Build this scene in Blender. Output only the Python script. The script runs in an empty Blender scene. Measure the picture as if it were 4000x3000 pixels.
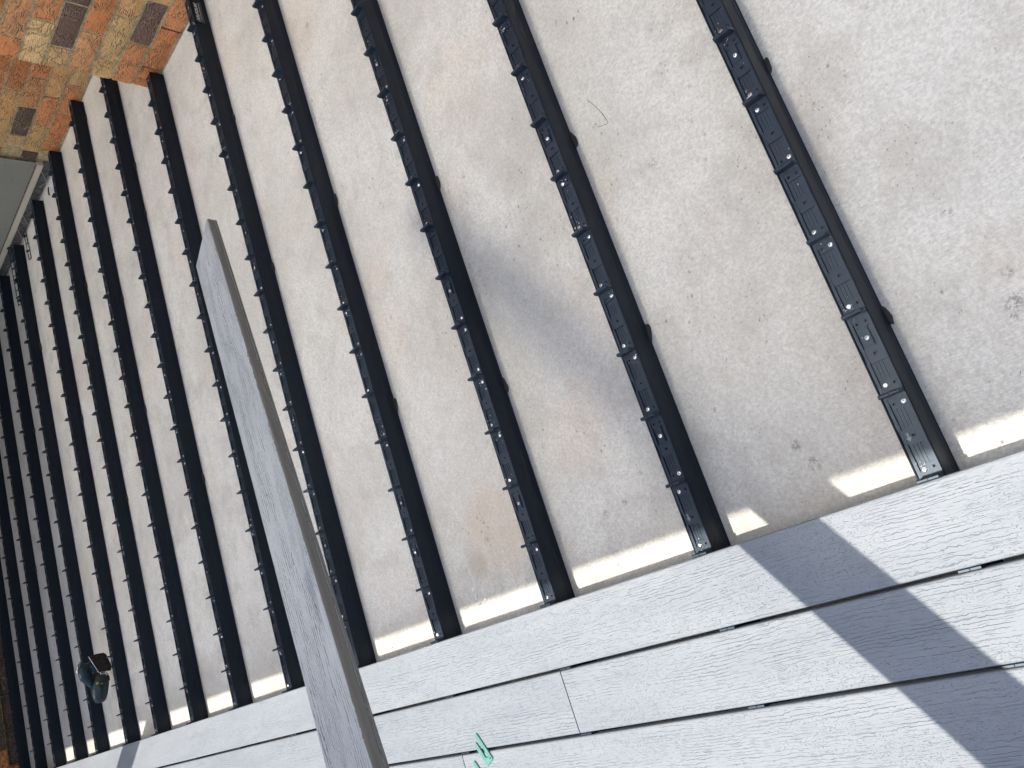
import bpy, bmesh, math, random
from mathutils import Vector, Matrix, noise as mnoise
random.seed(7)
S = bpy.context.scene
# ------------------------------------------------------------------ camera
R = [[-0.30666468524515933, -0.634431483230216, -0.7095445468100742],
     [-0.9168539188605314, 0.3970902226713353, 0.041209786799344617],
     [0.255608415925008, 0.6631862846472846, -0.7034545397974099]]
CAM = Vector((0.0224, -0.44437, 1.33646))
cd = bpy.data.cameras.new('camera'); cam = bpy.data.objects.new('camera', cd)
S.collection.objects.link(cam)
m = Matrix(((R[0][0], -R[1][0], -R[2][0], CAM.x),
            (R[0][1], -R[1][1], -R[2][1], CAM.y),
            (R[0][2], -R[1][2], -R[2][2], CAM.z), (0, 0, 0, 1)))
cam.matrix_world = m
cd.sensor_width = 36; cd.lens = 3091.5/4000*36; cd.clip_start = .02; cd.clip_end = 500
S.camera = cam
# ------------------------------------------------------------------ sky, sun, exposure
SUN = Vector((0.19, -0.33, -1.0)).normalized()          # the way the light travels
EL = math.asin(-SUN.z); ROT = math.atan2(-SUN.x, -SUN.y)
w = bpy.data.worlds.new('World'); S.world = w; w.use_nodes = True
nt = w.node_tree; nt.nodes.clear()
sky = nt.nodes.new('ShaderNodeTexSky'); sky.sky_type = 'NISHITA'; sky.sun_disc = False
sky.sun_elevation = EL; sky.sun_rotation = ROT; sky.air_density = 1.0; sky.dust_density = 1.0
bg = nt.nodes.new('ShaderNodeBackground'); bg.inputs[1].default_value = 0.12
wo = nt.nodes.new('ShaderNodeOutputWorld')
nt.links.new(sky.outputs[0], bg.inputs[0]); nt.links.new(bg.outputs[0], wo.inputs[0])
sd = bpy.data.lights.new('sun', 'SUN'); sd.energy = 3.5; sd.angle = math.radians(.53); sd.color = (1, .94, .84)
sun = bpy.data.objects.new('sun', sd); S.collection.objects.link(sun)
sun.rotation_euler = SUN.to_track_quat('-Z', 'Y').to_euler(); sun.location = (-2, 3, 6)
S.view_settings.view_transform = 'Standard'; S.view_settings.look = 'None'
S.view_settings.gamma = 1; S.view_settings.exposure = 0.58; S.view_settings.use_curve_mapping = False
S.render.engine = 'CYCLES'
S.cycles.max_bounces = 8; S.cycles.diffuse_bounces = 5; S.cycles.transmission_bounces = 6
S.cycles.use_denoising = True; S.cycles.sample_clamp_indirect = 12

SLAB = -0.06
P = 0.1435064637550072
COL = S.collection

# ------------------------------------------------------------------ helpers
def link(name, me, mat=None, parent=None, loc=(0, 0, 0), rot=None):
    o = bpy.data.objects.new(name, me); COL.objects.link(o)
    if parent is not None: o.parent = parent
    o.location = loc
    if rot is not None: o.rotation_euler = rot
    if mat is not None and me is not None and len(me.materials) == 0: me.materials.append(mat)
    return o
def empty(name, loc=(0, 0, 0), rot=None):
    o = bpy.data.objects.new(name, None); COL.objects.link(o); o.location = loc
    o.empty_display_size = .05
    if rot is not None: o.rotation_euler = rot
    return o
def tag(o, label, cat, group=None):
    o['label'] = label; o['category'] = cat
    if group: o['group'] = group
    return o
def mesh(name, bm, smooth=False):
    bmesh.ops.recalc_face_normals(bm, faces=bm.faces[:])
    me = bpy.data.meshes.new(name); bm.to_mesh(me); bm.free()
    if smooth:
        for p in me.polygons: p.use_smooth = True
    return me
def box(bm, x0, x1, y0, y1, z0, z1, bevel=0):
    vs = [bm.verts.new((x, y, z)) for x in (x0, x1) for y in (y0, y1) for z in (z0, z1)]
    f = [(0, 1, 3, 2), (4, 6, 7, 5), (0, 4, 5, 1), (2, 3, 7, 6), (0, 2, 6, 4), (1, 5, 7, 3)]
    fs = [bm.faces.new([vs[i] for i in q]) for q in f]
    if bevel:
        es = list({e for q in fs for e in q.edges})
        bmesh.ops.bevel(bm, geom=es, offset=bevel, segments=1, affect='EDGES')
    return vs
def extrude_profile(bm, prof, a, b, axis='x', n=1):
    """closed profile of (p,q) swept along an axis; x: (y,z)  y: (x,z)"""
    rings = []
    for i in range(n+1):
        t = a+(b-a)*i/n
        rings.append([bm.verts.new((t, p, q) if axis == 'x' else (p, t, q)) for p, q in prof])
    k = len(prof)
    for r0, r1 in zip(rings, rings[1:]):
        for i in range(k): bm.faces.new((r0[i], r0[(i+1) % k], r1[(i+1) % k], r1[i]))
    bm.faces.new(rings[0]); bm.faces.new(rings[-1][::-1])
    return rings
def prism(bm, poly, z0, z1):
    a = [bm.verts.new((x, y, z0)) for x, y in poly]; b = [bm.verts.new((x, y, z1)) for x, y in poly]
    n = len(poly)
    bm.faces.new(a[::-1]); bm.faces.new(b)
    for i in range(n): bm.faces.new((a[i], a[(i+1) % n], b[(i+1) % n], b[i]))
def tube(bm, pts, r, seg=6, radii=None):
    pts = [Vector(p) for p in pts]; rings = []
    up = Vector((0, 0, 1))
    for i, p in enumerate(pts):
        d = (pts[min(i+1, len(pts)-1)]-pts[max(i-1, 0)]).normalized()
        a = d.cross(up)
        if a.length < .05: a = d.cross(Vector((1, 0, 0)))
        a.normalize(); b = a.cross(d)
        rr = radii[i] if radii else r
        if isinstance(rr, tuple): ra, rb = rr
        else: ra = rb = rr
        rings.append([bm.verts.new(p+a*ra*math.cos(2*math.pi*k/seg)+b*rb*math.sin(2*math.pi*k/seg)) for k in range(seg)])
    for r0, r1 in zip(rings, rings[1:]):
        for k in range(seg): bm.faces.new((r0[k], r0[(k+1) % seg], r1[(k+1) % seg], r1[k]))
    bm.faces.new(rings[0][::-1]); bm.faces.new(rings[-1])

# ------------------------------------------------------------------ materials
class M:
    def __init__(s, name, rough=.5, col=(.5, .5, .5), metal=0, spec=.5):
        s.m = bpy.data.materials.new(name); s.m.use_nodes = True; s.t = s.m.node_tree
        s.b = s.t.nodes['Principled BSDF']; s.b.inputs['Roughness'].default_value = rough
        s.b.inputs['Base Color'].default_value = (*col, 1); s.b.inputs['Metallic'].default_value = metal
        s.b.inputs['Specular IOR Level'].default_value = spec
    def n(s, kind, **kw):
        x = s.t.nodes.new('ShaderNode'+kind)
        for k, v in kw.items(): setattr(x, k, v)
        return x
    def l(s, a, b): s.t.links.new(a, b)
    def val(s, x, i, v):
        if hasattr(v, 'is_output'): s.l(v, x.inputs[i])
        else: x.inputs[i].default_value = v
    def coord(s, kind='Object'):
        return s.n('TexCoord').outputs[kind]
    def mapping(s, v, scale=(1, 1, 1), loc=(0, 0, 0)):
        x = s.n('Mapping'); s.l(v, x.inputs[0]); x.inputs['Scale'].default_value = scale; s.val(x, 'Location', loc)
        return x.outputs[0]
    def noise(s, v, scale, detail=2, rough=.5, typ='FBM', dist=0):
        x = s.n('TexNoise', noise_type=typ); s.l(v, x.inputs['Vector']); x.inputs['Scale'].default_value = scale
        x.inputs['Detail'].default_value = detail; x.inputs['Roughness'].default_value = rough
        x.inputs['Distortion'].default_value = dist
        return x.outputs[0]
    def vor(s, v, scale, out='Distance', feature='F1', rnd=1):
        x = s.n('TexVoronoi', feature=feature); s.l(v, x.inputs['Vector']); x.inputs['Scale'].default_value = scale
        x.inputs['Randomness'].default_value = rnd
        return x.outputs[out]
    def math(s, op, a, b=0, c=0, clamp=False):
        x = s.n('Math', operation=op, use_clamp=clamp); s.val(x, 0, a); s.val(x, 1, b); s.val(x, 2, c); return x.outputs[0]
    def ramp(s, v, a, b, lo=0, hi=1, smooth=True):
        x = s.n('MapRange', interpolation_type='SMOOTHSTEP' if smooth else 'LINEAR')
        s.l(v, x.inputs[0]); x.inputs[1].default_value = a; x.inputs[2].default_value = b
        x.inputs[3].default_value = lo; x.inputs[4].default_value = hi; return x.outputs[0]
    def mix(s, f, a, b, mode='MIX'):
        x = s.n('Mix', data_type='RGBA', blend_type=mode)
        s.val(x, 0, f)
        for i, v in ((6, a), (7, b)):
            if hasattr(v, 'is_output'): s.l(v, x.inputs[i])
            else: x.inputs[i].default_value = (*v, 1)
        return x.outputs[2]
    def base(s, v): s.l(v, s.b.inputs['Base Color'])
    def bump(s, h, dist=.001, strength=1, prev=None):
        x = s.n('Bump'); s.l(h, x.inputs['Height']); x.inputs['Distance'].default_value = dist
        x.inputs['Strength'].default_value = strength
        if prev: s.l(prev, x.inputs['Normal'])
        s.l(x.outputs[0], s.b.inputs['Normal']); return x.outputs[0]

# concrete slab: finely brushed, blotchy, with pits and a few rusty and sooty stains
c = M('brushed concrete', .85, spec=.3)
v = c.coord()
big = c.noise(v, 1.7, 5, .6); mid = c.noise(v, 9, 5, .65); fine = c.noise(v, 160, 3, .7)
brush = c.noise(c.mapping(v, (420, 70, 1)), 1, 2, .6)
brush2 = c.noise(c.mapping(v, (90, 300, 1)), 1, 2, .6)
col = c.mix(c.ramp(big, .40, .60), (.67, .655, .61), (.81, .80, .75))
col = c.mix(c.ramp(mid, .46, .70, 0, .55), col, (.50, .48, .44))
mot = c.noise(v, 38, 4, .72); col = c.mix(c.ramp(mot, .47, .72, 0, .22), col, (.46, .445, .41))
mot2 = c.noise(c.mapping(v, (1, 1, 1), (8, 5, 0)), 24, 4, .7); col = c.mix(c.ramp(mot2, .50, .75, 0, .22), col, (.88, .86, .80))
warm = c.noise(c.mapping(v, (1, 1, 1), (3.1, 7.7, 0)), 2.3, 3, .6)
col = c.mix(c.ramp(warm, .54, .74, 0, .4), col, (.74, .60, .48))
soot = c.noise(c.mapping(v, (1, 1, 1), (11.4, 2.2, 0)), 1.9, 4, .6)
col = c.mix(c.ramp(soot, .56, .76, 0, .5), col, (.42, .42, .42))
# brown and grey patches on the slab
def blob(mm, vv, cx, cy, r, edge=.35):
    sx = mm.n('VectorMath', operation='DISTANCE'); mm.l(vv, sx.inputs[0]); sx.inputs[1].default_value = (cx, cy, SLAB)
    dd = mm.math('ADD', sx.outputs['Value'], mm.math('MULTIPLY', mm.math('SUBTRACT', mm.noise(vv, 6, 4, .6), .5), r*1.6))
    return mm.ramp(dd, r*edge, r, 1, 0)
for cx, cy, r, k, cc in ((.22, 1.1, .16, .45, (.66, .50, .36)),
                         (.35, .70, .14, .3, (.62, .47, .36)), (1.85, .55, .16, .35, (.66, .50, .34)),
                         (1.1, .62, .2, .3, (.37, .35, .33)), (.15, 1.2, .05, .5, (.42, .33, .25)), (2.0, 1.3, .2, .3, (.63, .50, .36))):
    col = c.mix(c.math('MULTIPLY', blob(c, v, cx, cy, r), k), col, cc)
col = c.mix(c.ramp(fine, .32, .66, .42, 0), col, (.36, .34, .30))
col = c.mix(c.ramp(brush, .35, .65, .30, 0), col, (.42, .40, .36))
SCUFFS = [(0.191, -0.170), (0.257, -0.191), (0.211, -0.179), (0.198, 0.595), (0.155, 0.661), (0.143, 0.722), (0.065, 1.427), (0.353, 0.840), (1.094, 0.801), (1.968, 1.235), (1.208, 0.983), (1.571, 1.007), (0.256, 0.368), (0.131, 0.237), (0.090, 0.219), (0.678, 1.308), (0.693, 0.744), (0.384, -0.155), (0.780, 0.286), (0.684, -0.112), (0.324, 0.597), (0.198, 1.138)]
brkn = c.ramp(c.noise(v, 110, 4, .8), .46, .56)
acc = None
for i_, (cx, cy) in enumerate(SCUFFS):
    q_ = blob(c, v, cx, cy, (.010, .014, .020, .008)[i_ % 4], .2)
    acc = q_ if acc is None else c.math('MAXIMUM', acc, q_)
col = c.mix(c.math('MULTIPLY', c.math('MULTIPLY', acc, brkn), .75), col, (.20, .19, .17))
pit = c.ramp(c.vor(c.mapping(v, (1, 1.4, 1)), 30), .0, .17, 1, 0)
pitk = c.ramp(c.noise(v, 4.5, 3, .6), .52, .62)
pit = c.math('MULTIPLY', pit, pitk)
fl1 = c.ramp(c.noise(c.mapping(v, (260, 95, 1)), 1, 2, .5), .66, .74); fl2 = c.ramp(c.noise(c.mapping(v, (95, 250, 1), (3, 9, 0)), 1, 2, .5), .66, .74)
fl = c.math('MULTIPLY', c.math('MAXIMUM', fl1, fl2), .42); col = c.mix(fl, col, (.26, .245, .22))
sc_ = c.math('MULTIPLY', c.ramp(c.noise(c.mapping(v, (60, 34, 1), (1, 4, 0)), 1, 4, .8), .60, .70), c.ramp(c.noise(v, 3.2, 3, .6), .50, .60)); col = c.mix(c.math('MULTIPLY', sc_, .4), col, (.30, .285, .26))
lt = c.ramp(c.noise(c.mapping(v, (40, 40, 1), (7, 1, 0)), 1, 5, .8), .56, .74, 0, .22); col = c.mix(lt, col, (.88, .87, .83))
pit2 = c.math('MULTIPLY', c.ramp(c.vor(c.mapping(v, (1, 1.7, 1), (5, 3, 0)), 75, rnd=1), 0, .20, 1, 0), c.ramp(c.noise(v, 9, 3, .7), .53, .64))
col = c.mix(c.math('MULTIPLY', c.math('MAXIMUM', pit, pit2), .85), col, (.15, .14, .13))
c.base(col)
h = c.math('ADD', c.math('MULTIPLY', brush, .5), c.math('ADD', c.math('MULTIPLY', brush2, .35), c.math('MULTIPLY', fine, .5)))
h = c.math('SUBTRACT', h, c.math('MULTIPLY', c.math('MAXIMUM', pit, pit2), 1.2))
c.bump(h, .0012, .9)
MCON = c.m

# capped composite board, embossed grain; length runs along local Y
def board_mat(name, lo, hi, groove, wide=.11, zmin=.25, gcol=(.07, .075, .085), ht=125):
    b = M(name, .55, spec=.35)
    oi = b.n('ObjectInfo'); ofs = b.n('CombineXYZ')
    b.val(ofs, 0, b.math('MULTIPLY', oi.outputs['Random'], 17.3)); b.val(ofs, 1, b.math('MULTIPLY', oi.outputs['Random'], 41.7))
    v0 = b.coord(); va = b.n('VectorMath', operation='ADD'); b.l(v0, va.inputs[0]); b.l(ofs.outputs[0], va.inputs[1]); v = va.outputs[0]
    sep = b.n('SeparateXYZ'); b.l(v, sep.inputs[0])
    warp1 = b.noise(b.mapping(v, (9, .9, 0)), 1, 2, .5)
    warp2 = b.noise(b.mapping(v, (60, 22, 0)), 1, 2, .55)
    warp3 = b.noise(b.mapping(v, (110, 130, 0)), 1, 2, .6)
    t = b.math('MULTIPLY', sep.outputs[0], ht)
    t = b.math('ADD', t, b.math('MULTIPLY', warp1, 9))
    t = b.math('ADD', t, b.math('MULTIPLY', warp2, 1.5))
    t = b.math('ADD', t, b.math('MULTIPLY', warp3, .7))
    fr = b.math('ABSOLUTE', b.math('SUBTRACT', b.math('FRACT', t), .5))
    width = b.ramp(b.noise(b.mapping(v, (45, 10, 0)), 1, 2, .6), .38, .62, .0, wide)
    line = b.math('SUBTRACT', 1, b.math('DIVIDE', fr, b.math('ADD', width, .004)), clamp=True)
    brk = b.ramp(b.noise(b.mapping(v, (230, 90, 0)), 1, 3, .7), .36, .50)
    line = b.math('MULTIPLY', line, brk)
    t2 = b.math('ADD', b.math('MULTIPLY', sep.outputs[0], 310), b.math('ADD', b.math('MULTIPLY', warp1, 18), b.math('MULTIPLY', warp2, 3)))
    fr2 = b.math('ABSOLUTE', b.math('SUBTRACT', b.math('FRACT', t2), .5))
    line2 = b.math('MULTIPLY', b.math('SUBTRACT', 1, b.math('DIVIDE', fr2, .12), clamp=True),
                   b.ramp(b.noise(b.mapping(v, (150, 45, 0), (3, 3, 0)), 1, 3, .7), .50, .62))
    dash = b.ramp(b.noise(b.mapping(v, (520, 230, 0)), 1, 2, .6), .60, .70)
    zone = b.ramp(b.noise(b.mapping(v, (16, 3, 0), (21, 4, 0)), 1, 2, .5), .42, .56)
    line = b.math('MULTIPLY', line, b.math('ADD', zmin, b.math('MULTIPLY', zone, 1-zmin)))
    dash = b.math('MULTIPLY', dash, b.math('SUBTRACT', 1.15, zone, clamp=True))
    g = b.math('MAXIMUM', line, b.math('MAXIMUM', b.math('MULTIPLY', line2, .7), b.math('MULTIPLY', dash, .8)))
    tone = b.noise(b.mapping(v, (14, 2.2, 0)), 1, 4, .6)
    col = b.mix(b.ramp(tone, .34, .66), lo, hi)
    oi2 = b.n('ObjectInfo'); col = b.mix(b.math('MULTIPLY', oi2.outputs['Random'], .35), col, b.mix(1, col, (.86, .88, .90), 'MULTIPLY'))
    scuff = b.math('MULTIPLY', b.ramp(b.noise(b.mapping(v, (5, 4, 0), (2, 6, 0)), 1, 5, .7), .55, .75), .22)
    col = b.mix(scuff, col, b.mix(1, col, (.72, .72, .70), 'MULTIPLY'))
    chalk = b.math('MULTIPLY', b.ramp(b.noise(b.mapping(v, (7, 5, 0), (12, 1, 0)), 1, 5, .75), .60, .78), .25)
    col = b.mix(chalk, col, b.mix(1, col, (1.3, 1.3, 1.3), 'MULTIPLY'))
    smear = b.math('MULTIPLY', b.ramp(b.noise(b.mapping(v, (26, 3.3, 0), (9, 2, 0)), 1, 3, .55, dist=.4), .66, .76), .55)
    col = b.mix(smear, col, (.16, .20, .25))
    col = b.mix(b.math('MULTIPLY', g, groove), col, gcol)
    dust = b.ramp(b.noise(v, 900, 1, .5), .70, .80, 0, .15)
    col = b.mix(dust, col, (.75, .75, .75))
    b.base(col)
    hh = b.math('SUBTRACT', b.math('MULTIPLY', b.noise(b.mapping(v, (300, 60, 0)), 1, 3, .6), .25), g)
    b.bump(hh, .0009, .9)
    return b.m
MBOARD = board_mat('light grey composite', (.285, .31, .338), (.318, .342, .368), .48, .10, .25, (.07, .075, .085), 140)
MLOOSE = board_mat('grey composite', (.365, .39, .415), (.425, .45, .475), 1.0, .30, .85, (.06, .07, .085), 160)
MEDGE = M('plain board edge', .65, (.175, .166, .156), spec=.22).m
MEDGEL = M('pale board edge', .6, (.27, .29, .31), spec=.3).m

b = M('black powder coat', .5, (.012, .013, .018), spec=.28)
v = b.coord(); b.bump(b.noise(v, 900, 2, .6), .0002, .5)
dustn = b.ramp(b.noise(v, 60, 4, .7), .6, .82, 0, .06); b.base(b.mix(dustn, (.008, .0105, .017), (.2, .2, .2)))
b.b.inputs['Specular Tint'].default_value = (.72, .86, 1, 1)
MJOIST = b.m
b = M('black plastic', .38, (.017, .021, .029), spec=.5)
v = b.coord(); b.bump(b.noise(v, 1400, 2, .6), .0002, .6)
b.base(b.mix(b.ramp(b.noise(v, 90, 4, .7), .55, .8, 0, .12), (.010, .017, .030), (.28, .29, .32)))
b.b.inputs['Specular Tint'].default_value = (.72, .86, 1, 1)  # blue of the reflected sky put into the tint
MCLIP = b.m
MHOLE = M('dark hole', .8, (.004, .004, .004)).m
b = M('zinc screw', .25, (.78, .78, .78), metal=1); b.bump(b.noise(b.coord(), 700, 1, .5), .0004, .7); MZINC = b.m
MSWARF = M('bright swarf', .4, (.88, .88, .87), metal=.35, spec=.8).m
b = M('black construction adhesive', .35, (.02, .019, .017), spec=.5)
b.bump(b.noise(b.coord(), 260, 4, .7), .002, 1); MGLUE = b.m
b = M('mortar', .95, (.46, .37, .24), spec=.2); v = b.coord()
b.base(b.mix(b.ramp(b.noise(v, 55, 5, .7), .35, .65), (.40, .30, .16), (.72, .56, .34)))
b.bump(b.noise(v, 200, 4, .8), .006, 1); MMORT = b.m

def brick_mat(name, island=False):
    b = M(name, .8, spec=.25); v0 = b.coord()
    if island:
        geo = b.n('NewGeometry'); rmp = b.n('ValToRGB'); b.l(geo.outputs['Random Per Island'], rmp.inputs[0])
        e = rmp.color_ramp.elements; e[0].color = (.52, .22, .09, 1); e[1].position = .5; e[1].color = (.50, .34, .15, 1)
        e2 = rmp.color_ramp.elements.new(.85); e2.color = (.13, .08, .06, 1); rmp.color_ramp.interpolation = 'CONSTANT'
        basec = rmp.outputs[0]; v = v0
    else:
        oi = b.n('ObjectInfo'); basec = oi.outputs['Color']
        ofs = b.n('CombineXYZ'); b.val(ofs, 1, b.math('MULTIPLY', oi.outputs['Random'], 53.7)); b.val(ofs, 0, b.math('MULTIPLY', oi.outputs['Random'], 9))
        va = b.n('VectorMath', operation='ADD'); b.l(v0, va.inputs[0]); b.l(ofs.outputs[0], va.inputs[1]); v = va.outputs[0]
    # worm-like drag marks raised on the face
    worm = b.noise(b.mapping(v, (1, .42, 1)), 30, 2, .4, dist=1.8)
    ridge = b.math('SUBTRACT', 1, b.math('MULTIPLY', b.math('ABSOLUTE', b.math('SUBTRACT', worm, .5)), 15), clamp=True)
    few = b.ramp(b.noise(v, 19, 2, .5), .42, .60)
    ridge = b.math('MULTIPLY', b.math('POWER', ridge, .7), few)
    grit = b.noise(v, 210, 4, .7); lump = b.noise(b.mapping(v, (1, .6, 1)), 70, 3, .6, dist=.8)
    col = b.mix(b.ramp(lump, .40, .66, 0, .5), basec, b.mix(1, basec, (1.25, 1.2, 1.1), 'MULTIPLY'))
    col = b.mix(b.ramp(grit, .28, .48, .45, 0), col, b.mix(1, basec, (.45, .42, .42), 'MULTIPLY'))
    col = b.mix(b.math('MULTIPLY', ridge, .62), col, b.mix(.42, basec, (.98, .74, .48)))  # paler ridges: the light catching the relief is put into the colour
    spot = b.ramp(b.vor(v, 30), .0, .30, 1, 0); sk = b.ramp(b.noise(v, 26, 2, .5), .60, .68)
    col = b.mix(b.math('MULTIPLY', b.math('MULTIPLY', spot, sk), .9), col, (.035, .03, .03))
    wht = b.ramp(b.noise(v, 48, 3, .7), .72, .80, 0, .35); col = b.mix(wht, col, (.62, .55, .50))
    b.base(col)
    h = b.math('ADD', b.math('MULTIPLY', ridge, 1.5), b.math('ADD', b.math('MULTIPLY', lump, .9), b.math('MULTIPLY', grit, .35)))
    b.bump(h, .011, 1.0)
    return b.m
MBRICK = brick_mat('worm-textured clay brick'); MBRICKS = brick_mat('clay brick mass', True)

b = M('grey corrugated sheet', .6, (.36, .37, .35), spec=.3); v = b.coord(); b.base(b.mix(b.ramp(b.noise(v, 35, 4, .7), .6, .75), (.36, .345, .30), (.16, .15, .13))); MSHUT = b.m
b = M('cream aluminium', .5, (.60, .53, .43)); MCREAM = b.m
b = M('dark stone sill', .7, (.10, .09, .08)); v = b.coord()
b.base(b.mix(b.ramp(b.noise(v, 30, 5, .7), .35, .7), (.075, .068, .06), (.22, .20, .18))); MSILL = b.m
MWEB = M('cobweb', .8, (.7, .68, .64)).m
b = M('mint plastic', .45, (.22, .52, .44), spec=.4)
b.base(b.mix(b.ramp(b.noise(b.coord(), 60, 3, .6), .4, .7), (.10, .29, .25), (.15, .34, .30))); MMINT = b.m
MTEAL = M('teal tool plastic', .4, (.009, .034, .045)).m
MTOOLB = M('black tool rubber', .5, (.012, .012, .014)).m
b = M('brown sole plate', .45, (.08, .055, .04), metal=.5); b.base(b.mix(b.ramp(b.noise(b.coord(), 60, 4, .7), .4, .7), (.03, .02, .016), (.07, .045, .035))); MSOLE = b.m
MYEL = M('yellow sticker', .5, (.55, .50, .04)).m
MDIRT = M('dry grass ground', .95, (.12, .12, .06)).m
MTIMB = M('pine', .7, (.45, .32, .18)).m
MSTEEL = M('cream steel', .5, (.62, .58, .50)).m
MWHITE = M('white print', .6, (.72, .72, .72)).m
MARROW = M('scuffed arrow print', .6, (.20, .215, .23)).m
MTWIG = M('dry fibre', .9, (.20, .17, .13)).m
# opal polycarbonate roof: passes part of the sunlight as a soft glow
b = bpy.data.materials.new('opal roof sheet'); b.use_nodes = True; t = b.node_tree; t.nodes.clear()
o_ = t.nodes.new('ShaderNodeOutputMaterial'); mx = t.nodes.new('ShaderNodeMixShader')
tr = t.nodes.new('ShaderNodeBsdfTranslucent'); df = t.nodes.new('ShaderNodeBsdfDiffuse')
ROOF_TR = (.95, .93, .91, 1)
tr.inputs[0].default_value = ROOF_TR; df.inputs[0].default_value = (.7, .7, .68, 1); mx.inputs[0].default_value = .96
rf = t.nodes.new('ShaderNodeBsdfRefraction'); rf.inputs['Roughness'].default_value = .66; rf.inputs['IOR'].default_value = 1.22
rf.inputs['Color'].default_value = (1, .97, .93, 1); m2 = t.nodes.new('ShaderNodeMixShader'); m2.inputs[0].default_value = .56
t.links.new(tr.outputs[0], m2.inputs[1]); t.links.new(rf.outputs[0], m2.inputs[2])
t.links.new(df.outputs[0], mx.inputs[1]); t.links.new(m2.outputs[0], mx.inputs[2]); t.links.new(mx.outputs[0], o_.inputs[0])
MROOF = b
MROOF2 = b.copy(); MROOF2.name = 'dimming opal roof sheet'  # unseen second sheet, made less transparent to dim the far part of the slab
for x_ in MROOF2.node_tree.nodes:
    if x_.type == 'BSDF_DIFFUSE':
        x_.inputs[0].default_value = (.50, .46, .40, 1)
        x_.outputs[0].links[0].to_node.inputs[0].default_value = .60

# ------------------------------------------------------------------ setting
bm = bmesh.new(); bmesh.ops.create_grid(bm, x_segments=2, y_segments=2, size=150)
g = link('ground', mesh('ground', bm), MDIRT, loc=(0, 0, -.22)); g['kind'] = 'structure'
bm = bmesh.new(); box(bm, -4.2, 3.6, -4.0, 7.2, -.215, SLAB)
g = link('concrete_slab', mesh('concrete_slab', bm), MCON); g['kind'] = 'structure'

# ------------------------------------------------------------------ brick house
def brick_mesh(name, L, seed, hd=.0):
    """one clay brick: length along Y, face towards -X at x=0, slightly uneven"""
    rnd = random.Random(seed); bm = bmesh.new(); ny, nz = 8, 3
    H = .0765; D = .0195
    grid = [[None]*(nz+1) for _ in range(ny+1)]
    for i in range(ny+1):
        for k in range(nz+1):
            y = L*i/ny; z = H*k/nz
            ed = (i in (0, ny)) or (k in (0, nz))
            if i in (0, ny): y += rnd.uniform(-.0012, .0012)
            if k in (0, nz): z += rnd.uniform(-.0014, .0014)
            grid[i][k] = bm.verts.new((rnd.uniform(-.001, .001)+(.0022 if ed else 0), y, z))
    for i in range(ny):
        for k in range(nz): bm.faces.new((grid[i][k], grid[i][k+1], grid[i+1][k+1], grid[i+1][k]))
    rim = [grid[i][0] for i in range(ny+1)]+[grid[ny][k] for k in range(1, nz+1)]+[grid[i][nz] for i in range(ny-1, -1, -1)]+[grid[0][k] for k in range(nz-1, 0, -1)]
    back = [bm.verts.new((D, p.co.y, p.co.z)) for p in rim]
    n = len(rim)
    for i in range(n): bm.faces.new((rim[i], rim[(i+1) % n], back[(i+1) % n], back[i]))
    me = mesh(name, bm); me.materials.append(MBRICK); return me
FULL = [brick_mesh('brick', .2285, s) for s in range(5)]
HALF = [brick_mesh('brick_half', .1105, s) for s in range(3)]
ORANGE = [(.70, .27, .10), (.74, .31, .13), (.64, .25, .10), (.72, .35, .16)]
TAN = [(.74, .46, .20), (.70, .44, .20), (.78, .51, .25), (.72, .40, .17)]
DARK = [(.19, .115, .09), (.15, .10, .08)]
def rcol(rnd):
    q = rnd.random()
    return rnd.choice(ORANGE if q < .42 else TAN if q < .88 else DARK)
Z0 = -.0475; CZ = .0872; BL = .2385
house = empty('brick_house', (2.6, 2.365, SLAB))
tag(house, 'brick house wall in mixed orange, tan and brown textured bricks with a stepped back corner', 'house')
hz = -house.location
def hpart(name, me, mat, parent=house): return link(name, me, mat, parent, loc=(0, 0, 0) if parent is not house else hz)
# front wall
bm = bmesh.new()
box(bm, 2.6235, 3.30, -1.6, 2.340, .0288, 2.5); box(bm, 2.665, 3.30, -1.6, 2.340, SLAB-.1, .0287)
box(bm, 2.6052, 2.623, -1.6, 2.3615, .0292, 2.5)
ww = [2.3615, 2.2550, 2.2440, 2.0165, 2.0055, 1.778, 1.767, -1.6]
for i_ in range(0, 8, 2): box(bm, 2.6052, 2.6645, ww[i_+1], ww[i_], SLAB-.05, .0286)
box(bm, 2.6232, 3.175, 2.3402, 2.3620, SLAB-.1, 2.5)
wall_a = hpart('wall', mesh('wall', bm), MMORT)
bm = bmesh.new(); box(bm, 3.1752, 3.40, 2.3620, 3.7542, SLAB-.1, 2.5); box(bm, 3.1754, 3.399, 3.7541, 3.83, .003, 2.049); box(bm, 3.176, 3.40, 6.3, 6.62, SLAB-.1, 2.5); box(bm, 3.177, 3.40, 3.7525, 6.299, 2.05, 2.5)
wall_b = hpart('wall', mesh('wall', bm), MMORT)
bm = bmesh.new(); box(bm, -1.6, 3.17, 6.606, 6.9, SLAB-.1, 2.5)
wall_c = hpart('wall', mesh('wall', bm), MMORT)
fixed_a = {(0, 0): ORANGE[0], (0, 1): ORANGE[2], (0, 2): ORANGE[1], (1, 0): ORANGE[1], (1, 1): DARK[0], (2, 0): TAN[0], (2, 1): TAN[1],
           (2, 2): TAN[3], (3, 0): ORANGE[3], (3, 1): ORANGE[0], (3, 2): TAN[2], (4, 0): TAN[1], (4, 1): DARK[0], (5, 0): TAN[2], (5, 1): ORANGE[1],
           (6, 0): ORANGE[0], (6, 1): ORANGE[3]}
stuff = bmesh.new()
def stuff_brick(x0, x1, y0, y1, z0, z1): box(stuff, x0, x1, y0, y1, z0, z1)
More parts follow.
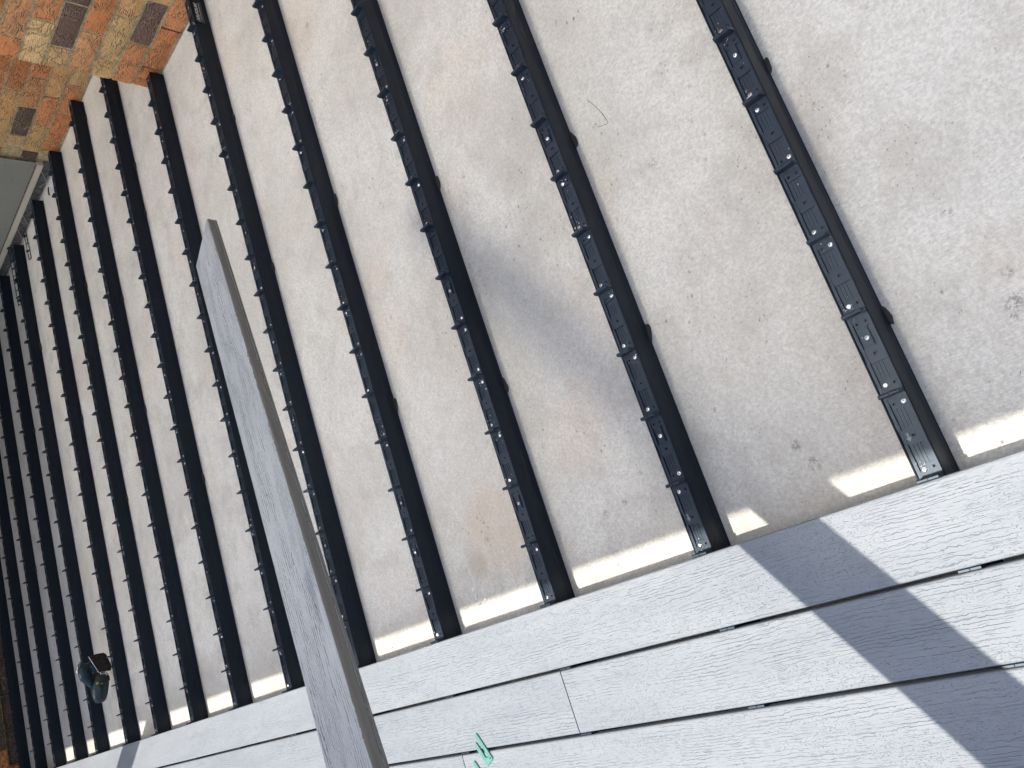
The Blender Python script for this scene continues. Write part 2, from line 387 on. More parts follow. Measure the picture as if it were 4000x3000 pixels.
def lay(wallobj, xf, ya, yend, yfirst_full, courses, rnd, fixed, vis_y0, vis_z1, sign=-1):
    """bricks from the corner at ya; sign -1 runs to smaller y"""
    for cidx in range(courses):
        z = Z0+CZ*cidx
        half = (cidx % 2 == (1 if yfirst_full else 0))
        i = 0; y = ya
        half = not half
        while (y-yend)*(-sign) > .02:
            L = .1105 if (half and i == 0) else .2285
            y2 = y+sign*L
            if (yend-y2)*sign < 0: y2 = yend; L = abs(y2-y)
            lo, hi = min(y, y2), max(y, y2)
            vis = z < vis_z1 and (hi > vis_y0[0] and lo < vis_y0[1])
            if vis and L > .1:
                me = rnd.choice(HALF if L < .2 else FULL)
                o = link('brick', me, None, wallobj, loc=(xf+rnd.uniform(-.0015, .0015), lo, z))
                if .1106 < L < .2284: o.scale = (1, L/.2285, 1)
                o.color = (*fixed.get((cidx, i), rcol(rnd)), 1)
                b_ = .9+rnd.random()*.2; o.color = (o.color[0]*b_, o.color[1]*b_, o.color[2]*b_, 1)
            elif L > .02: stuff_brick(xf, xf+.05, lo, hi, z, z+.0765)
            y = y2+sign*(BL-.2285); i += 1
rnd = random.Random(3)
lay(wall_a, 2.60, 2.365, -1.6, True, 28, rnd, fixed_a, (1.75, 2.5), .68)
fixed_b = {(2, 4): DARK[1], (1, 4): ORANGE[1], (0, 4): ORANGE[2], (0, 5): ORANGE[0], (2, 5): TAN[2], (3, 5): TAN[1], (1, 5): TAN[0]}
lay(wall_b, 3.17, 2.375, 3.75, False, 28, rnd, fixed_b, (2.8, 3.8), .60, sign=1)
# return of the corner
for cidx in range(28):
    z = Z0+CZ*cidx; x = 2.6205 if cidx % 2 else 2.7395
    if x > 2.7: stuff_brick(2.6205, 2.7295, 2.31, 2.365, z, z+.0765)
    while x < 3.16:
        stuff_brick(x, min(x+.2285, 3.168), 2.31, 2.365, z, z+.0765); x += BL
# far side wall (runs along x), brown bricks low down with an orange one
for cidx in range(28):
    z = Z0+CZ*cidx; x = -1.6+(.119 if cidx % 2 else 0); i = 0
    while x < 3.1:
        if cidx < 3 and -.3 < x < 1.4:
            o = link('brick', rnd.choice(FULL), None, wall_c, loc=(x, 6.60, z), rot=(0, 0, math.radians(-90)))
            o.location = (x, 6.60, z); o.rotation_euler = (0, 0, math.radians(90)); o.location = (x+.2285, 6.60, z); o.scale = (-1, 1, 1)
            o.rotation_euler = (0, 0, math.radians(90))
            o.color = (*(ORANGE[0] if x < -.02 else DARK[rnd.randrange(2)]), 1)
        else: stuff_brick(x, x+.2285, 6.60, 6.65, z, z+.0765)
        x += BL; i += 1
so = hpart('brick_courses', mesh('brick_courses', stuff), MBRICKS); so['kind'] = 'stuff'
# corrugated shutter with cream rail over a stone sill
bm = bmesh.new(); N = 720; ys = 3.7535; top = 2.048
pv = None
for i in range(N+1):
    # ribs run vertically: fine corrugation
    y = ys+(6.298-ys)*i/N; x = 3.150+(.0035 if i % 4 in (0, 1) else -.0035)
    a = bm.verts.new((x, y, .036)); b_ = bm.verts.new((x, y, top))
    if pv: bm.faces.new((pv[0], a, b_, pv[1]))
    pv = (a, b_)
sh = hpart('roller_shutter', mesh('roller_shutter', bm), MSHUT)
bm = bmesh.new(); box(bm, 3.138, 3.166, 3.754, 6.297, .004, .038, .003)
link('bottom_rail', mesh('bottom_rail', bm), MCREAM, sh)
bm = bmesh.new()
for i in range(128):
    y = 3.76+i*.0196; box(bm, 3.136, 3.151, y, y+.007, .0385, .0425)
o = link('rail_brush', mesh('rail_brush', bm), M('brown pile', .9, (.12, .10, .07)).m, sh); o['kind'] = 'stuff'
bm = bmesh.new(); box(bm, 3.172, 3.30, 3.7545, 6.296, SLAB-.05, .002)
hpart('door_sill', mesh('door_sill', bm), MSILL)

# ------------------------------------------------------------------ patio roof and post
roof = empty('patio_roof', (-.3, 1, 2.2)); tag(roof, 'opal sheet patio roof over the joists, its edge shading the slab', 'roof')
def rl(name, me, mat): return link(name, me, mat, roof, loc=-roof.location)
RX = -.368
OPAQUE_Y = 5.3
bm = bmesh.new()
vs = [bm.verts.new(p) for p in ((RX+.055, -3.2, 2.25), (3.2, -3.2, 2.35), (3.2, 2.62, 2.35), (RX+.055, 2.62, 2.25))]; bm.faces.new(vs)
rl('roof_sheet', mesh('roof_sheet', bm), MROOF)
bm = bmesh.new()
vs = [bm.verts.new(p) for p in ((RX+.055, 2.60, 2.258), (3.2, 2.60, 2.358), (3.2, OPAQUE_Y+.05, 2.358), (RX+.055, OPAQUE_Y+.05, 2.258))]; bm.faces.new(vs)
rl('roof_sheet', mesh('roof_sheet', bm), MROOF2)
bm = bmesh.new(); box(bm, RX+.061, 3.4, OPAQUE_Y, 6.598, 2.38, 2.42)
rl('added_roof_panel', mesh('added_roof_panel', bm), M('warm shading panel', .7, (.60, .47, .34)).m)  # unseen opaque section added to darken the far end, warm to tint its light
bm = bmesh.new(); box(bm, RX, RX+.06, -3.2, 6.6, 2.14, 2.30, .004); box(bm, RX+.001, RX+.059, OPAQUE_Y, 6.599, 2.296, 2.44)
rl('eave_beam', mesh('eave_beam', bm), MSTEEL)
bm = bmesh.new(); box(bm, -.05, .05, -.05, .05, 0, 2.14-.022, .004)
po = link('roof_post', mesh('roof_post', bm), MSTEEL, loc=(-.318, 4.45, .022), rot=(0, 0, 0))
tag(po, 'square cream post at the eave throwing the narrow shadow on the far deck boards', 'post')

# ------------------------------------------------------------------ joists with clip strips
JY = [0, .45, .90, 1.35, 1.80, 2.26, 2.723, 3.18, 3.63, 4.075, 4.595, 5.02, 5.50, 5.97, 6.43]
JEND = [2.585]*5+[2.592]+[3.155]*3+[3.12, 3.12, 3.13, 3.13, 3.13, 3.13]
JLAB = ['black aluminium joist nearest the camera, rightmost, with readable clip plates and white screw heads',
        'second black joist from the right with a large glue blob on its side',
        'third black joist from the right, crossing the soft shadow of the raised board on the slab',
        'fourth black joist from the right, beside the raised loose board',
        'black joist with a white printed maker label at its brick wall end',
        'black joist running under the left edge of the raised loose board to the brick corner',
        'black joist disappearing behind the brick wall corner, sixth gap from the wall label',
        'black joist butting the set-back brick wall below the orange bricks',
        'black joist ending where the set-back bricks meet the corrugated shutter',
        'black joist just right of the teal jigsaw',
        'black joist just left of the teal jigsaw, with slotted strips lying on its house end',
        'fourth black joist from the far brown brick wall',
        'third black joist from the far brown brick wall',
        'second black joist from the far brown brick wall',
        'far leftmost black joist lying along the brown brick side wall']
# clip plate as a stepped height field
def clip_mesh(tongue=False, coarse=False):
    bm = bmesh.new()
    X = [.0022, .006, .0145, .0185, .0245, .0575, .0600, .0697, .0737, .0835, .0860, .1190, .1250, .1290, .1375, P-.0022]
    Y = [.0008, .0018, .0045, .0072, .0112, .0135, .0142, .0195, .0202,   .0255, .0262, .0306, .0324, .0360, .0380]
    Y = sorted(set(Y+[.0268, .0228])); 
    def hgt(x, y):
        rec = (.0245 < x < .0575) or (.0860 < x < .1190)
        if y > .036 and .060 < x < .0835: return None
        if y < .0018 and .060 < x < .0835: return 0
        if .0306 < y < .0324 and (.0145 < x < .060 or .0835 < x < .129): return -.0028
        if rec and .0045 < y < .0306:
            if tongue and .0860 < x and .0112 < y < .0262: return -.0002
            if .0135 < y < .0142 or .0195 < y < .0202 or (.0255 < y < .0262): return -.0018
            return -.0026
        hole = ((.0145 < x < .0185) or (.1250 < x < .1290)) and ((.0072 < y < .0112) or (.0228 < y < .0268))
        if hole: return -.0045
        if .0697 < x < .0737 and .0195-.005 < y < .0228 and .0142 < y < .0195+.0007: return -.0045
        if y > .0324: return .0006
        return 0
    cx = [(a+b)/2 for a, b in zip(X, X[1:])]; cy = [(a+b)/2 for a, b in zip(Y, Y[1:])]
    H = [[hgt(a, b) for b in cy] for a in cx]
    def quad(*p): bm.faces.new([bm.verts.new(q) for q in p])
    FL = -.0032
    for i in range(len(cx)):
        # merge runs of equal height along y
        j = 0
        while j < len(cy):
            k = j
            while k+1 < len(cy) and H[i][k+1] == H[i][j]: k += 1
            h = H[i][j]
            if h is not None:
                quad((X[i], Y[j], h), (X[i+1], Y[j], h), (X[i+1], Y[k+1], h), (X[i], Y[k+1], h))
            j = k+1
        for j in range(len(cy)+1):
            a = H[i][j-1] if j > 0 else None; b = H[i][j] if j < len(cy) else None
            if a != b:
                a_ = FL if a is None else a; b_ = FL if b is None else b
                quad((X[i], Y[j], a_), (X[i+1], Y[j], a_), (X[i+1], Y[j], b_), (X[i], Y[j], b_))
    for j in range(len(cy)):
        for i in range(len(cx)+1):
            a = H[i-1][j] if i > 0 else None; b = H[i][j] if i < len(cx) else None
            if a != b:
                a_ = FL if a is None else a; b_ = FL if b is None else b
                quad((X[i], Y[j], a_), (X[i], Y[j+1], a_), (X[i], Y[j+1], b_), (X[i], Y[j], b_))
    bmesh.ops.remove_doubles(bm, verts=bm.verts[:], dist=1e-6)
    # raised lip along both ends, next to the spacer fins
    box(bm, .0024, .0046, .003, .035, .0001, .0010); box(bm, P-.0046, P-.0024, .003, .035, .0001, .0010)
    if tongue:
        prism(bm, [(.0865, .0118), (.105, .0118), (.1185, .0135), (.1185, .024), (.105, .0258), (.0865, .0258)][::-1], -.0001, .0009)
    # spacer fin: thin web with a two-piece rounded head, chamfered at both ends
    prof = [(.0010, -.003), (.0375, -.003), (.0390, .0125), (.0368, .0190), (.0030, .0190), (.0006, .0125)]
    extrude_profile(bm, prof, -.0027, .0027, 'x')
    for y0, y1 in ((.0030, .0188), (.0200, .0370)):
        prof = [(-.0020, .0150), (.0020, .0150), (.0033, .0170), (.0033, .0194), (.0016, .0208), (-.0016, .0208), (-.0033, .0194), (-.0033, .0170)]
        extrude_profile(bm, prof, y0, y1, 'y')
    for v_ in bm.verts: v_.co.x += .0028
    return bm
CL = [mesh('clip_strip', clip_mesh(False)), mesh('clip_strip_tongue', clip_mesh(True))]
for c_ in CL: c_.materials.append(MCLIP)
# screw: pan head with cross recess
bm = bmesh.new()
rings = []
for r, z in ((.0046, 0), (.0046, .0008), (.0038, .0017), (.0022, .0021)):
    rings.append([bm.verts.new((r*math.cos(k*math.pi/6), r*math.sin(k*math.pi/6), z)) for k in range(12)])
for r0, r1 in zip(rings, rings[1:]):
    for k in range(12): bm.faces.new((r0[k], r0[(k+1) % 12], r1[(k+1) % 12], r1[k]))
bm.faces.new(rings[-1]); bm.faces.new(rings[0][::-1])
SCREW = mesh('screw', bm); SCREW.materials.append(MZINC)
bm = bmesh.new()
box(bm, -.0019, .0019, -.0004, .0004, .0019, .00225); box(bm, -.0004, .0004, -.0019, .0019, .0019, .0022)
CROSS = mesh('cross_recess', bm); CROSS.materials.append(MHOLE)
# merge the cross into the screw mesh (second material)
bm = bmesh.new(); bm.from_mesh(SCREW); n0 = len(bm.faces); bm.from_mesh(CROSS); bm.faces.ensure_lookup_table()
for f_ in bm.faces[n0:]: f_.material_index = 1
bm.to_mesh(SCREW); bm.free(); SCREW.materials.append(MHOLE)

swarf_spots = []
JOBJ = []
for j, (jy, xe) in enumerate(zip(JY, JEND)):
    rnd = random.Random(100+j)
    root = empty('deck_joist', (0, jy, SLAB)); JOBJ.append(root)
    tag(root, JLAB[j], 'joist', 'black joists laid side by side on the slab')
    bm = bmesh.new()
    # C-shaped extrusion seen from its solid side: ridge, slot, web, stepped foot
    prof = [(.0395, -.0035), (.0405, -.001), (.0425, -.001), (.0425, -.052), (.046, -.054), (.046, SLAB+.0005), (-.0040, SLAB+.0005), (-.0040, -.0570),
            (-.0030, -.0560), (-.0030, -.0400), (-.0024, -.0385), (-.0024, -.0355), (-.0030, -.0340), (-.0030, -.0230), (-.0016, -.0060), (-.0010, -.0014), (-.0003, -.0006), (.0004, -.0012), (.0006, -.0035)]
    extrude_profile(bm, prof, -.60, xe, 'x')
    link('rail', mesh('rail', bm), MJOIST, root, loc=(0, 0, -SLAB))
    kmax = int((xe-.012)/P)
    for k in range(-4, kmax+1):
        t_ = (rnd.random() < .22) and k != 0
        if j == 0: t_ = k in (1, 5)
        if j == 1: t_ = k in (1, 6) 
        if j == 2: t_ = k in (1, 5, 10)
        o = link('clip_plate', CL[1 if t_ else 0], None, root, loc=(k*P-.0068*jy*(1-min(max(k, 0), 20)/20), 0, -SLAB))
        if k == kmax and xe-k*P < P: o.scale = ((xe-k*P)/P, 1, 1)
        if k >= 0:
            ups = []
            if t_: ups = [(.100, .019, .0009)]+([] if rnd.random() < .3 else [(.0165, random.choice((.0092, .0248)), 0)])
            else:
                side = rnd.random() < .6
                ups = [(.127, .0248 if not side else .0092, 0)] if rnd.random() < .9 else []
                if rnd.random() < .92: ups.append((.0165, .0248 if rnd.random() < .7 else .0092, 0))
            if j == 0 and k == 0: ups = [(.0165, .0248, 0), (.127, .0092, 0)]
            if j == 0 and k == 1: ups = [(.0165, .0248, 0), (.100, .019, .0009)]
            if j == 0 and k == 2: ups = [(.0165, .0248, 0), (.127, .0092, 0)]
            for sx, sy, sz in ups:
                if k*P+sx > xe-.01: continue
                s_ = link('screw', SCREW, None, o, loc=(sx+.0028, sy, sz+.0002), rot=(rnd.uniform(-.16, .16), rnd.uniform(-.16, .16), rnd.uniform(0, 3)))
                if j < 13: swarf_spots.append((k*P+sx, jy+sy, .0002))
# glue blobs squeezed out along the joists, drawn from where the photo shows them
def blob_mesh(seed, a, b_, h):
    bm = bmesh.new(); bmesh.ops.create_icosphere(bm, subdivisions=3, radius=1)
    for v_ in bm.verts:
        n_ = 1+.28*mnoise.noise(v_.co*1.6+Vector((seed*3.1, 0, 0)))+.10*mnoise.noise(v_.co*5+Vector((0, seed, 0)))
        v_.co = Vector((v_.co.x*a*n_, v_.co.y*b_*n_, max(v_.co.z, -.2)*h*n_))
    return mesh('glue_blob', bm, True)
BL_ = [blob_mesh(s*1.7+.3, .024, .0085, .006) for s in range(4)]
for i, (j, x, side, sc_) in enumerate([(1, .953, -1, .95), (0, .793, -1, .75), (0, .802, 1, .6), (1, .462, -1, .9), (2, 1.135, -1, .9), (2, .536, -1, .9),
                                (0, .277, -1, .75), (3, .665, -1, 1), (3, 1.37, -1, .95), (4, 1.383, -1, .8), (4, 2.024, -1, .7), (6, 2.44, -1, .9),
                                (7, 1.985, -1, .9), (7, 3.05, -1, .9), (5, 1.53, -1, .8), (6, 2.186, -1, .8), (7, 1.396, -1, .9), (8, 1.1, -1, .9), (9, 1.7, -1, 1.1),
                                (9, .6, -1, 1), (11, 2.0, -1, 1.2), (12, 1.2, -1, 1.2), (10, 2.4, -1, 1.2), (5, .7, -1, .6), (6, .9, -1, .9), (8, 2.3, -1, 1)]):
    rnd = random.Random(i)
    o = link('glue_blob', BL_[i % 4], MGLUE, JOBJ[j], loc=(x, -.0050 if side < 0 else .047, .002), rot=(0, 0, rnd.uniform(-.25, .25)))
    o.scale = (sc_, sc_*1.05, sc_)
# moulded arrow on the first clip of two joists
for j in (0, 1):
    bm = bmesh.new(); prism(bm, [(.0865, .0295), (.0865, .0265), (.0785, .0265), (.0785, .0235), (.0715, .0280), (.0785, .0325), (.0785, .0295)], .0003, .0006)
    # keep it on the middle plate
    for v_ in bm.verts: v_.co.x -= .006; v_.co.y -= .002
    link('arrow_mark', mesh('arrow_mark', bm), MARROW, JOBJ[j], loc=(0, 0, -SLAB))
# printed maker's label on the side of the fifth joist
def text_mesh(s, size, mat, parent, loc, rot, name, shear=0):
    cu = bpy.data.curves.new(name, 'FONT'); cu.body = s; cu.size = size; cu.extrude = .00015; cu.shear = shear
    cu.align_x = 'LEFT'; cu.align_y = 'BOTTOM'
    to = bpy.data.objects.new(name, cu); COL.objects.link(to)
    bpy.context.view_layer.update()
    me = bpy.data.meshes.new_from_object(to.evaluated_get(bpy.context.evaluated_depsgraph_get()))
    bpy.data.objects.remove(to)
    o = bpy.data.objects.new(name, me); COL.objects.link(o); me.materials.clear(); me.materials.append(mat)
    o.parent = parent; o.location = loc; o.rotation_euler = rot; return o
lb = JOBJ[4]
bm = bmesh.new(); box(bm, 2.455, 2.588, -.0068, -.0064, -.038, -.005)
lab = link('maker_label', mesh('maker_label', bm), M('satin black label', .25, (.02, .02, .022)).m, lb, loc=(0, 0, -SLAB))
text_mesh('//OUTDURE', .0165, MWHITE, lab, (2.460, -.0070, -.0235), (math.radians(90), 0, 0), 'label_text', .25)
bm = bmesh.new(); box(bm, 2.470, 2.552, -.0072, -.0069, -.0285, -.0277)
link('label_rule', mesh('label_rule', bm), MWHITE, lab)

# ------------------------------------------------------------------ deck boards
def board_profile(W=.1375, T=.0225, z0=0.):
    t = z0+T; e = W/2
    right = [(e-.0003, t-.0038), (e, t-.0065), (e-.0010, t-.0095), (e-.0012, t-.0135), (e-.0007, t-.0162), (e-.0020, t-.0166), (e-.0020, t-.0172), (e-.0004, t-.0178), (e-.0001, z0+.0015), (e-.0010, z0)]
    left = [(-x, z) for x, z in right][::-1]
    top = [(-e+.0013, t-.0014), (-e+.0028, t-.0004), (-e+.0045, t), (e-.0045, t), (e-.0028, t-.0004), (e-.0013, t-.0014)]
    return left+top+right
def edge_mat(me, em):
    me.materials.append(em)
    for p in me.polygons:
        if p.normal.z < .75: p.material_index = 1
def board(name, x, y0, y1, mat, z0=.0008):
    bm = bmesh.new(); extrude_profile(bm, board_profile(), 0, y1-y0, 'y')
    o = link(name, mesh(name, bm), mat); edge_mat(o.data, MEDGEL); o.rotation_euler = (0, 0, SKEW)
    c_, s_ = math.cos(SKEW), math.sin(SKEW)
    o.location = (x*c_-y0*s_, x*s_+y0*c_, z0); return o
SKEW = .0068
def bx(row): return .0002-.1375/2-row*P
rows = [(0, -2.2, 3.76+3.0, 'light grey deck board at the open edge of the laid deck, crossing both shadows'),
        (1, -2.2, .9355, 'second row deck board right of the upper butt joint, crossed by the broad shadow'),
        (1, .9385, 6.76, 'second row deck board left of the upper butt joint, running under the loose board'),
        (2, -2.2, 1.3835, 'third row deck board that the mint packer lies on, right of the lower butt joint'),
        (2, 1.3865, 6.76, 'third row deck board left of the lower butt joint at the bottom edge'),
        (3, -2.2, 3.2, 'fourth row deck board at the bottom right corner of the photo')]
for r_, y0, y1, lab_ in rows:
    o = board('deck_board', bx(r_), y0, y1, MBOARD); tag(o, lab_, 'deck board', 'light grey boards already laid')
# the raised loose board
q = Vector((1.0539, 1.1669, 0.5093)); d = Vector((-0.8691, -0.4486, 0.2083)).normalized()
s = Vector((-0.4656, 0.8841, -0.0389)); n = Vector((0.1667, 0.1308, 0.9773))
s = (s-d*s.dot(d)).normalized(); n = s.cross(d).normalized()
if n.z < 0: n = -n
bm = bmesh.new(); extrude_profile(bm, board_profile(), 0, 4.2, 'y')
lo_ = link('loose_board', mesh('loose_board', bm), MLOOSE); edge_mat(lo_.data, MEDGE)
xa = d.cross(n)
mm = Matrix(((xa.x, d.x, n.x, 0), (xa.y, d.y, n.y, 0), (xa.z, d.z, n.z, 0), (0, 0, 0, 1)))
mm.translation = q-n*.0225
lo_.matrix_world = mm
tag(lo_, 'loose grey deck board raised above the joists, its cut end showing a side groove', 'deck board')

# trestle that carries the loose board, out of the picture behind the camera
ct = q+d*2.35-n*.0225
tre = empty('work_trestle', (ct.x, ct.y, SLAB)); tag(tre, 'timber trestle holding up the loose deck board', 'trestle')
HT = ct.z-SLAB-.012
ang = math.atan2(s.y, s.x); tre.rotation_euler = (0, 0, ang)
bm = bmesh.new(); box(bm, -.30, .30, -.045, .045, HT-.045, HT, .003); link('top_rail', mesh('top_rail', bm), MTIMB, tre)
for sx in (-.25, .25):
    for sy in (-1, 1):
        bm = bmesh.new()
        a = Vector((sx, sy*.03, HT-.046)); b_ = Vector((sx*1.1, sy*.13, 0))
        for dx in (0,):
            w_ = .02
            p_ = [(a.x-w_, a.y-w_, a.z), (a.x+w_, a.y-w_, a.z), (a.x+w_, a.y+w_, a.z), (a.x-w_, a.y+w_, a.z)]
            r_ = [(b_.x-w_, b_.y-w_, b_.z), (b_.x+w_, b_.y-w_, b_.z), (b_.x+w_, b_.y+w_, b_.z), (b_.x-w_, b_.y+w_, b_.z)]
            pa = [bm.verts.new(z) for z in p_]; pb = [bm.verts.new(z) for z in r_]
            bm.faces.new(pa); bm.faces.new(pb[::-1])
            for i in range(4): bm.faces.new((pa[i], pa[(i+1) % 4], pb[(i+1) % 4], pb[i]))
        link('leg', mesh('leg', bm), MTIMB, tre)

# ------------------------------------------------------------------ packers on the deck
def packer():
    bm = bmesh.new()
    # horseshoe: solid end with a hole, two prongs with pointed ends; along +x, 75 x 28 mm
    outer = [(0, .0), (0, .027), (.024, .0275), (.054, .0275), (.0605, .0255), (.0625, .0185), (.058, .0172), (.026, .0172), (.020, .0185), (.016, .0155), (.012, .0095),
             (.026, .0090), (.066, .0090), (.0755, .0075), (.0760, .0010), (.069, .0)]
    prism(bm, outer[::-1], 0, .0032)
    return bm
def packer_obj(loc, rot, label):
    me = mesh('packer', packer()); me.materials.append(MMINT)
    r_ = empty('plastic_packer', loc, (0, 0, rot)); tag(r_, label, 'packer', 'mint plastic packers on the boards')
    link('horseshoe_body', me, None, r_).scale = (1, 1.2, 1)
    bm = bmesh.new()
    ring = [bm.verts.new((.0065+.0021*math.cos(k*math.pi/5), .0065+.0021*math.sin(k*math.pi/5), .00335)) for k in range(10)]; bm.faces.new(ring)
    link('nail_hole', mesh('nail_hole', bm), MHOLE, r_)
    return r_
packer_obj((-.314, 1.258, .0238), math.radians(29.3), 'mint green plastic packer lying across the gap, whole and nearest the loose board')
packer_obj((-.379, 1.296, .0238), math.radians(29.3), 'mint green plastic packer cut off by the bottom edge of the photo')

# ------------------------------------------------------------------ jigsaw on the slab
jy_ = 4.30
js = empty('jigsaw', (.32, jy_, SLAB)); js.scale = (1.04, 1.04, 1.04); tag(js, 'teal and black cordless jigsaw lying between two far joists, sole plate towards the house', 'jigsaw')
def jl(name, bm, mat, parent=js, smooth=False):
    return link(name, mesh(name, bm, smooth), mat, parent, loc=(-.32, -jy_, -SLAB) if parent is js else (0, 0, 0))
def smooth_tube(bm, pts, radii, seg=16):
    tube(bm, pts, 0, seg, radii)
bm = bmesh.new(); smooth_tube(bm, [(.345, jy_, .004), (.325, jy_, .006), (.300, jy_, .012), (.275, jy_, .018), (.250, jy_, .022), (.228, jy_, .025), (.217, jy_, .026), (.214, jy_, .0265)],
                              [(.034, .030), (.036, .037), (.036, .041), (.035, .040), (.032, .036), (.026, .029), (.015, .018), (.003, .004)])
jl('motor_body', bm, MTEAL, smooth=True)
bm = bmesh.new(); smooth_tube(bm, [(.357, jy_, .000), (.350, jy_, .002), (.330, jy_, .004), (.312, jy_, .006), (.308, jy_, .006)], [(.025, .025), (.036, .034), (.0375, .0395), (.0375, .041), (.034, .036)])
jl('gear_case', bm, MTOOLB, smooth=True)
bm = bmesh.new(); smooth_tube(bm, [(.300, jy_, .045), (.330, jy_, .062), (.352, jy_, .078), (.385, jy_, .082), (.415, jy_, .066), (.420, jy_, .045), (.395, jy_, .030), (.365, jy_, .022)],
                              [.012, .019, .022, .024, .022, .018, .017, .016], 12)
jl('handle', bm, MTEAL, smooth=True)
bm = bmesh.new(); smooth_tube(bm, [(.372, jy_, .099), (.392, jy_, .104), (.415, jy_, .099), (.434, jy_, .083)], [.004, .005, .005, .004], 8)
jl('chrome_trim', bm, MZINC, smooth=True)
bm = bmesh.new()
pl = [(.446, .052), (.450, .010), (.447, -.019), (.436, -.030), (.370, -.046), (.352, -.038), (.356, -.010), (.355, .017)]
a = [bm.verts.new((x, jy_-.030, z)) for x, z in pl]; b_ = [bm.verts.new((x+.001, jy_-.026, z+.001)) for x, z in pl]
bm.faces.new(a); bm.faces.new(b_[::-1])
for i in range(len(pl)): bm.faces.new((a[i], a[(i+1) % len(pl)], b_[(i+1) % len(pl)], b_[i]))
sp = jl('sole_plate', bm, MSOLE)
bm = bmesh.new(); tube(bm, [(.447, jy_-.032, .053), (.400, jy_-.033, .035), (.356, jy_-.033, .018)], .0017, 6); link('plate_edge', mesh('plate_edge', bm), MZINC, sp)
bm = bmesh.new(); box(bm, .362, .392, jy_-.036, jy_-.031, -.022, -.002, .002); box(bm, .372, .380, jy_-.040, jy_-.034, -.040, .002, .001); link('blade_roller', mesh('blade_roller', bm), MTOOLB, sp)
bm = bmesh.new(); box(bm, .345, .358, jy_-.040, jy_-.026, -.012, .015, .002); jl('clamp', bm, MZINC)
for dx in (0, .008):
    bm = bmesh.new(); tube(bm, [(.352-dx*.2, jy_-.038, -.010-dx), (.334-dx*.2, jy_-.041, -.011-dx)], .0012, 6); jl('guide_rod', bm, MZINC)
bm = bmesh.new(); box(bm, .303, .313, jy_-.042, jy_-.0405, .030, .042, .001); box(bm, .299, .302, jy_-.042, jy_-.0405, .012, .020); jl('yellow_mark', bm, MYEL)
bm = bmesh.new()
for i in range(4): box(bm, .296-i*.006, .2985-i*.006, jy_-.0405, jy_-.036, -.002, .030-i*.003)
jl('vent_slots', bm, MTOOLB)

# ------------------------------------------------------------------ loose clip strips and small bits
def ladder_strip(L, W_, slots):
    bm = bmesh.new(); T_ = .0025
    box(bm, 0, L, 0, .0045, 0, T_); box(bm, 0, L, W_-.0045, W_, 0, T_)
    for i in range(slots+1):
        x = (L-.006)*i/slots; box(bm, x, x+(.012 if i % 2 else .006), .0045, W_-.0045, 0, T_)
    for i in (1, slots-1): box(bm, (L-.006)*i/slots, (L-.006)*i/slots+.003, .002, W_-.002, T_, T_+.010)
    return mesh('loose_strip', bm)
a = link('loose_strip', ladder_strip(.48, .030, 9), MCLIP, loc=(2.70, 4.612, .0030), rot=(math.radians(24), 0, math.radians(3.0)))
tag(a, 'long loose slotted black plastic strip resting on top of a far joist', 'clip strip')
a = link('loose_strip', ladder_strip(.24, .028, 4), MCLIP, loc=(2.90, 4.37, SLAB+.030), rot=(math.radians(35), math.radians(-8), math.radians(3)))
a.location = (2.955, 4.47, SLAB+.002); a.rotation_euler = (math.radians(18), 0, math.radians(6))
tag(a, 'short loose slotted black plastic strip on the slab near the shutter', 'clip strip')
bm = bmesh.new(); prism(bm, [(0, 0), (.016, .004), (.034, .002), (.048, -.006), (.044, .010), (.032, .016), (.014, .017), (0, .010)], 0, .006)
a = link('broken_clip', mesh('broken_clip', bm), MCLIP, loc=(3.075, 3.935, SLAB), rot=(0, 0, 0)); tag(a, 'small broken black plastic clip on the slab in front of the sill', 'clip')
# thin bent fibre on the slab
bm = bmesh.new(); tube(bm, [(1.010, .374, SLAB+.001), (.994, .365, SLAB+.003), (.979, .359, SLAB+.001), (.965, .354, SLAB+.002), (.951, .350, SLAB+.001), (.928, .346, SLAB+.001), (.9275, .350, SLAB+.001),
                            (.929, .357, SLAB+.002), (.934, .367, SLAB+.001), (.937, .373, SLAB+.001)], .0006, 5)
a = link('bent_fibre', mesh('bent_fibre', bm), MTWIG); tag(a, 'thin hooked brown fibre lying on bare concrete right of the second joist', 'fibre')
# cobwebs hanging between sill and joist ends
def web(pts, label):
    bm = bmesh.new()
    for p_ in pts: tube(bm, p_, .0011, 5)
    o = link('cobweb', mesh('cobweb', bm), MWEB); tag(o, label, 'cobweb')
web([[(3.168, 3.84, -.004), (3.165, 3.89, -.030), (3.160, 3.94, -.054)], [(3.168, 3.846, -.052), (3.16, 3.90, -.050), (3.160, 3.94, -.054), (3.14, 4.00, -.056), (3.125, 4.06, -.03)],
     [(3.16, 3.94, -.054), (3.165, 4.0, -.03)]], 'dusty cobweb strands on the dark sill, nearest the brick wall')
web([[(3.168, 4.32, -.006), (3.16, 4.37, -.03), (3.155, 4.407, -.054)], [(3.168, 4.47, -.003), (3.16, 4.53, -.03), (3.15, 4.575, -.052)]], 'dusty cobweb strands on the dark sill, farther from the brick wall')

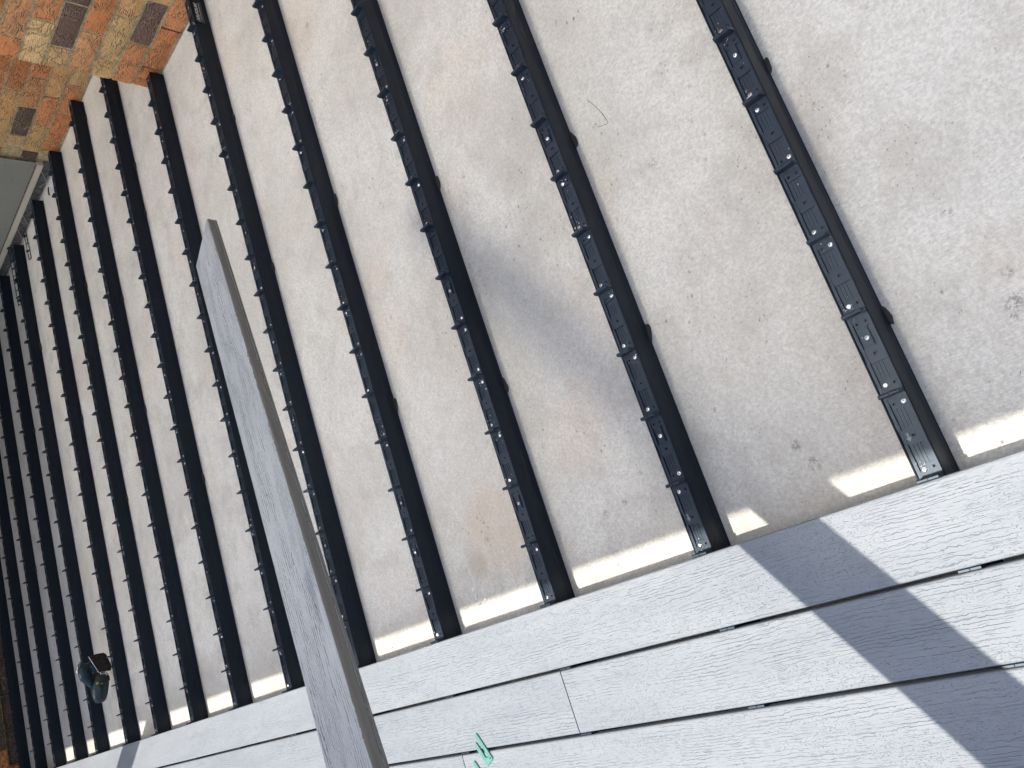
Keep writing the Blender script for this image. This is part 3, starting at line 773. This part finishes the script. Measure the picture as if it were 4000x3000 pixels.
# swarf: drilling chips on the clips and on the slab
rnd = random.Random(11); bm = bmesh.new()
def chip(x, y, z, L):
    a = rnd.uniform(0, 6.28); w_ = L*rnd.uniform(.2, .5); k = rnd.choice((2, 3, 3))
    d_ = Vector((math.cos(a), math.sin(a), 0)); e_ = Vector((-d_.y, d_.x, 0)); p_ = Vector((x, y, z+.0002)); pv = None
    for i in range(k+1):
        c_ = p_+d_*L*i/k+e_*L*.35*math.sin(i*1.3)+Vector((0, 0, L*.45*abs(math.sin(i*1.9+a))))
        q_ = (bm.verts.new(c_-e_*w_/2), bm.verts.new(c_+e_*w_/2+Vector((0, 0, rnd.uniform(0, w_)))))
        if pv: bm.faces.new((pv[0], q_[0], q_[1], pv[1]))
        pv = q_
for x, y, z in swarf_spots:
    if rnd.random() < .75:
        for _ in range(rnd.choice((1, 2, 3, 5, 8, 12))):
            xx = x+rnd.gauss(0, .010); yy = min(max(y+rnd.gauss(0, .008), math.floor(0)+y-.022), y+.02)
            base_y = min(JY, key=lambda q: abs(q+.018-yy)); yy = min(max(yy, base_y+.004), base_y+.034)
            chip(xx-rnd.choice((-1, 1))*.008, yy, z, rnd.uniform(.0012, .0036))
for _ in range(520):
    x = rnd.uniform(-.0, 2.5); y = rnd.uniform(-.45, 4.5); chip(x, y, SLAB, rnd.uniform(.0015, .004))
for cx, cy in ((.09, 1.26), (.06, 1.24), (.07, 1.22)):
    for _ in range(3): chip(cx+rnd.gauss(0, .01), cy+rnd.gauss(0, .01), SLAB, .009)
o = link('metal_shavings', mesh('metal_shavings', bm), MSWARF); o['kind'] = 'stuff'; o['label'] = 'bright metal drilling shavings scattered on joists and slab'
# dark crumbs, sawdust fibres
bm = bmesh.new(); swap = bm
for _ in range(420):
    x = rnd.uniform(.0, 2.55); y = rnd.uniform(-.5, 4.4); L = rnd.uniform(.002, .007)
    if min(abs(y-q-.017) for q in JY) < .04: continue
    a = rnd.uniform(0, 6.28); p0 = Vector((x, y, SLAB+.0008)); dd = Vector((math.cos(a), math.sin(a), 0))*L
    tube(bm, [p0, p0+dd*.5+Vector((dd.y*.2, -dd.x*.2, .0004)), p0+dd], rnd.uniform(.0003, .0006), 3)
o = link('debris_crumbs', mesh('debris_crumbs', bm), MTWIG); o['kind'] = 'stuff'; o['label'] = 'small dark crumbs and fibres on the concrete'
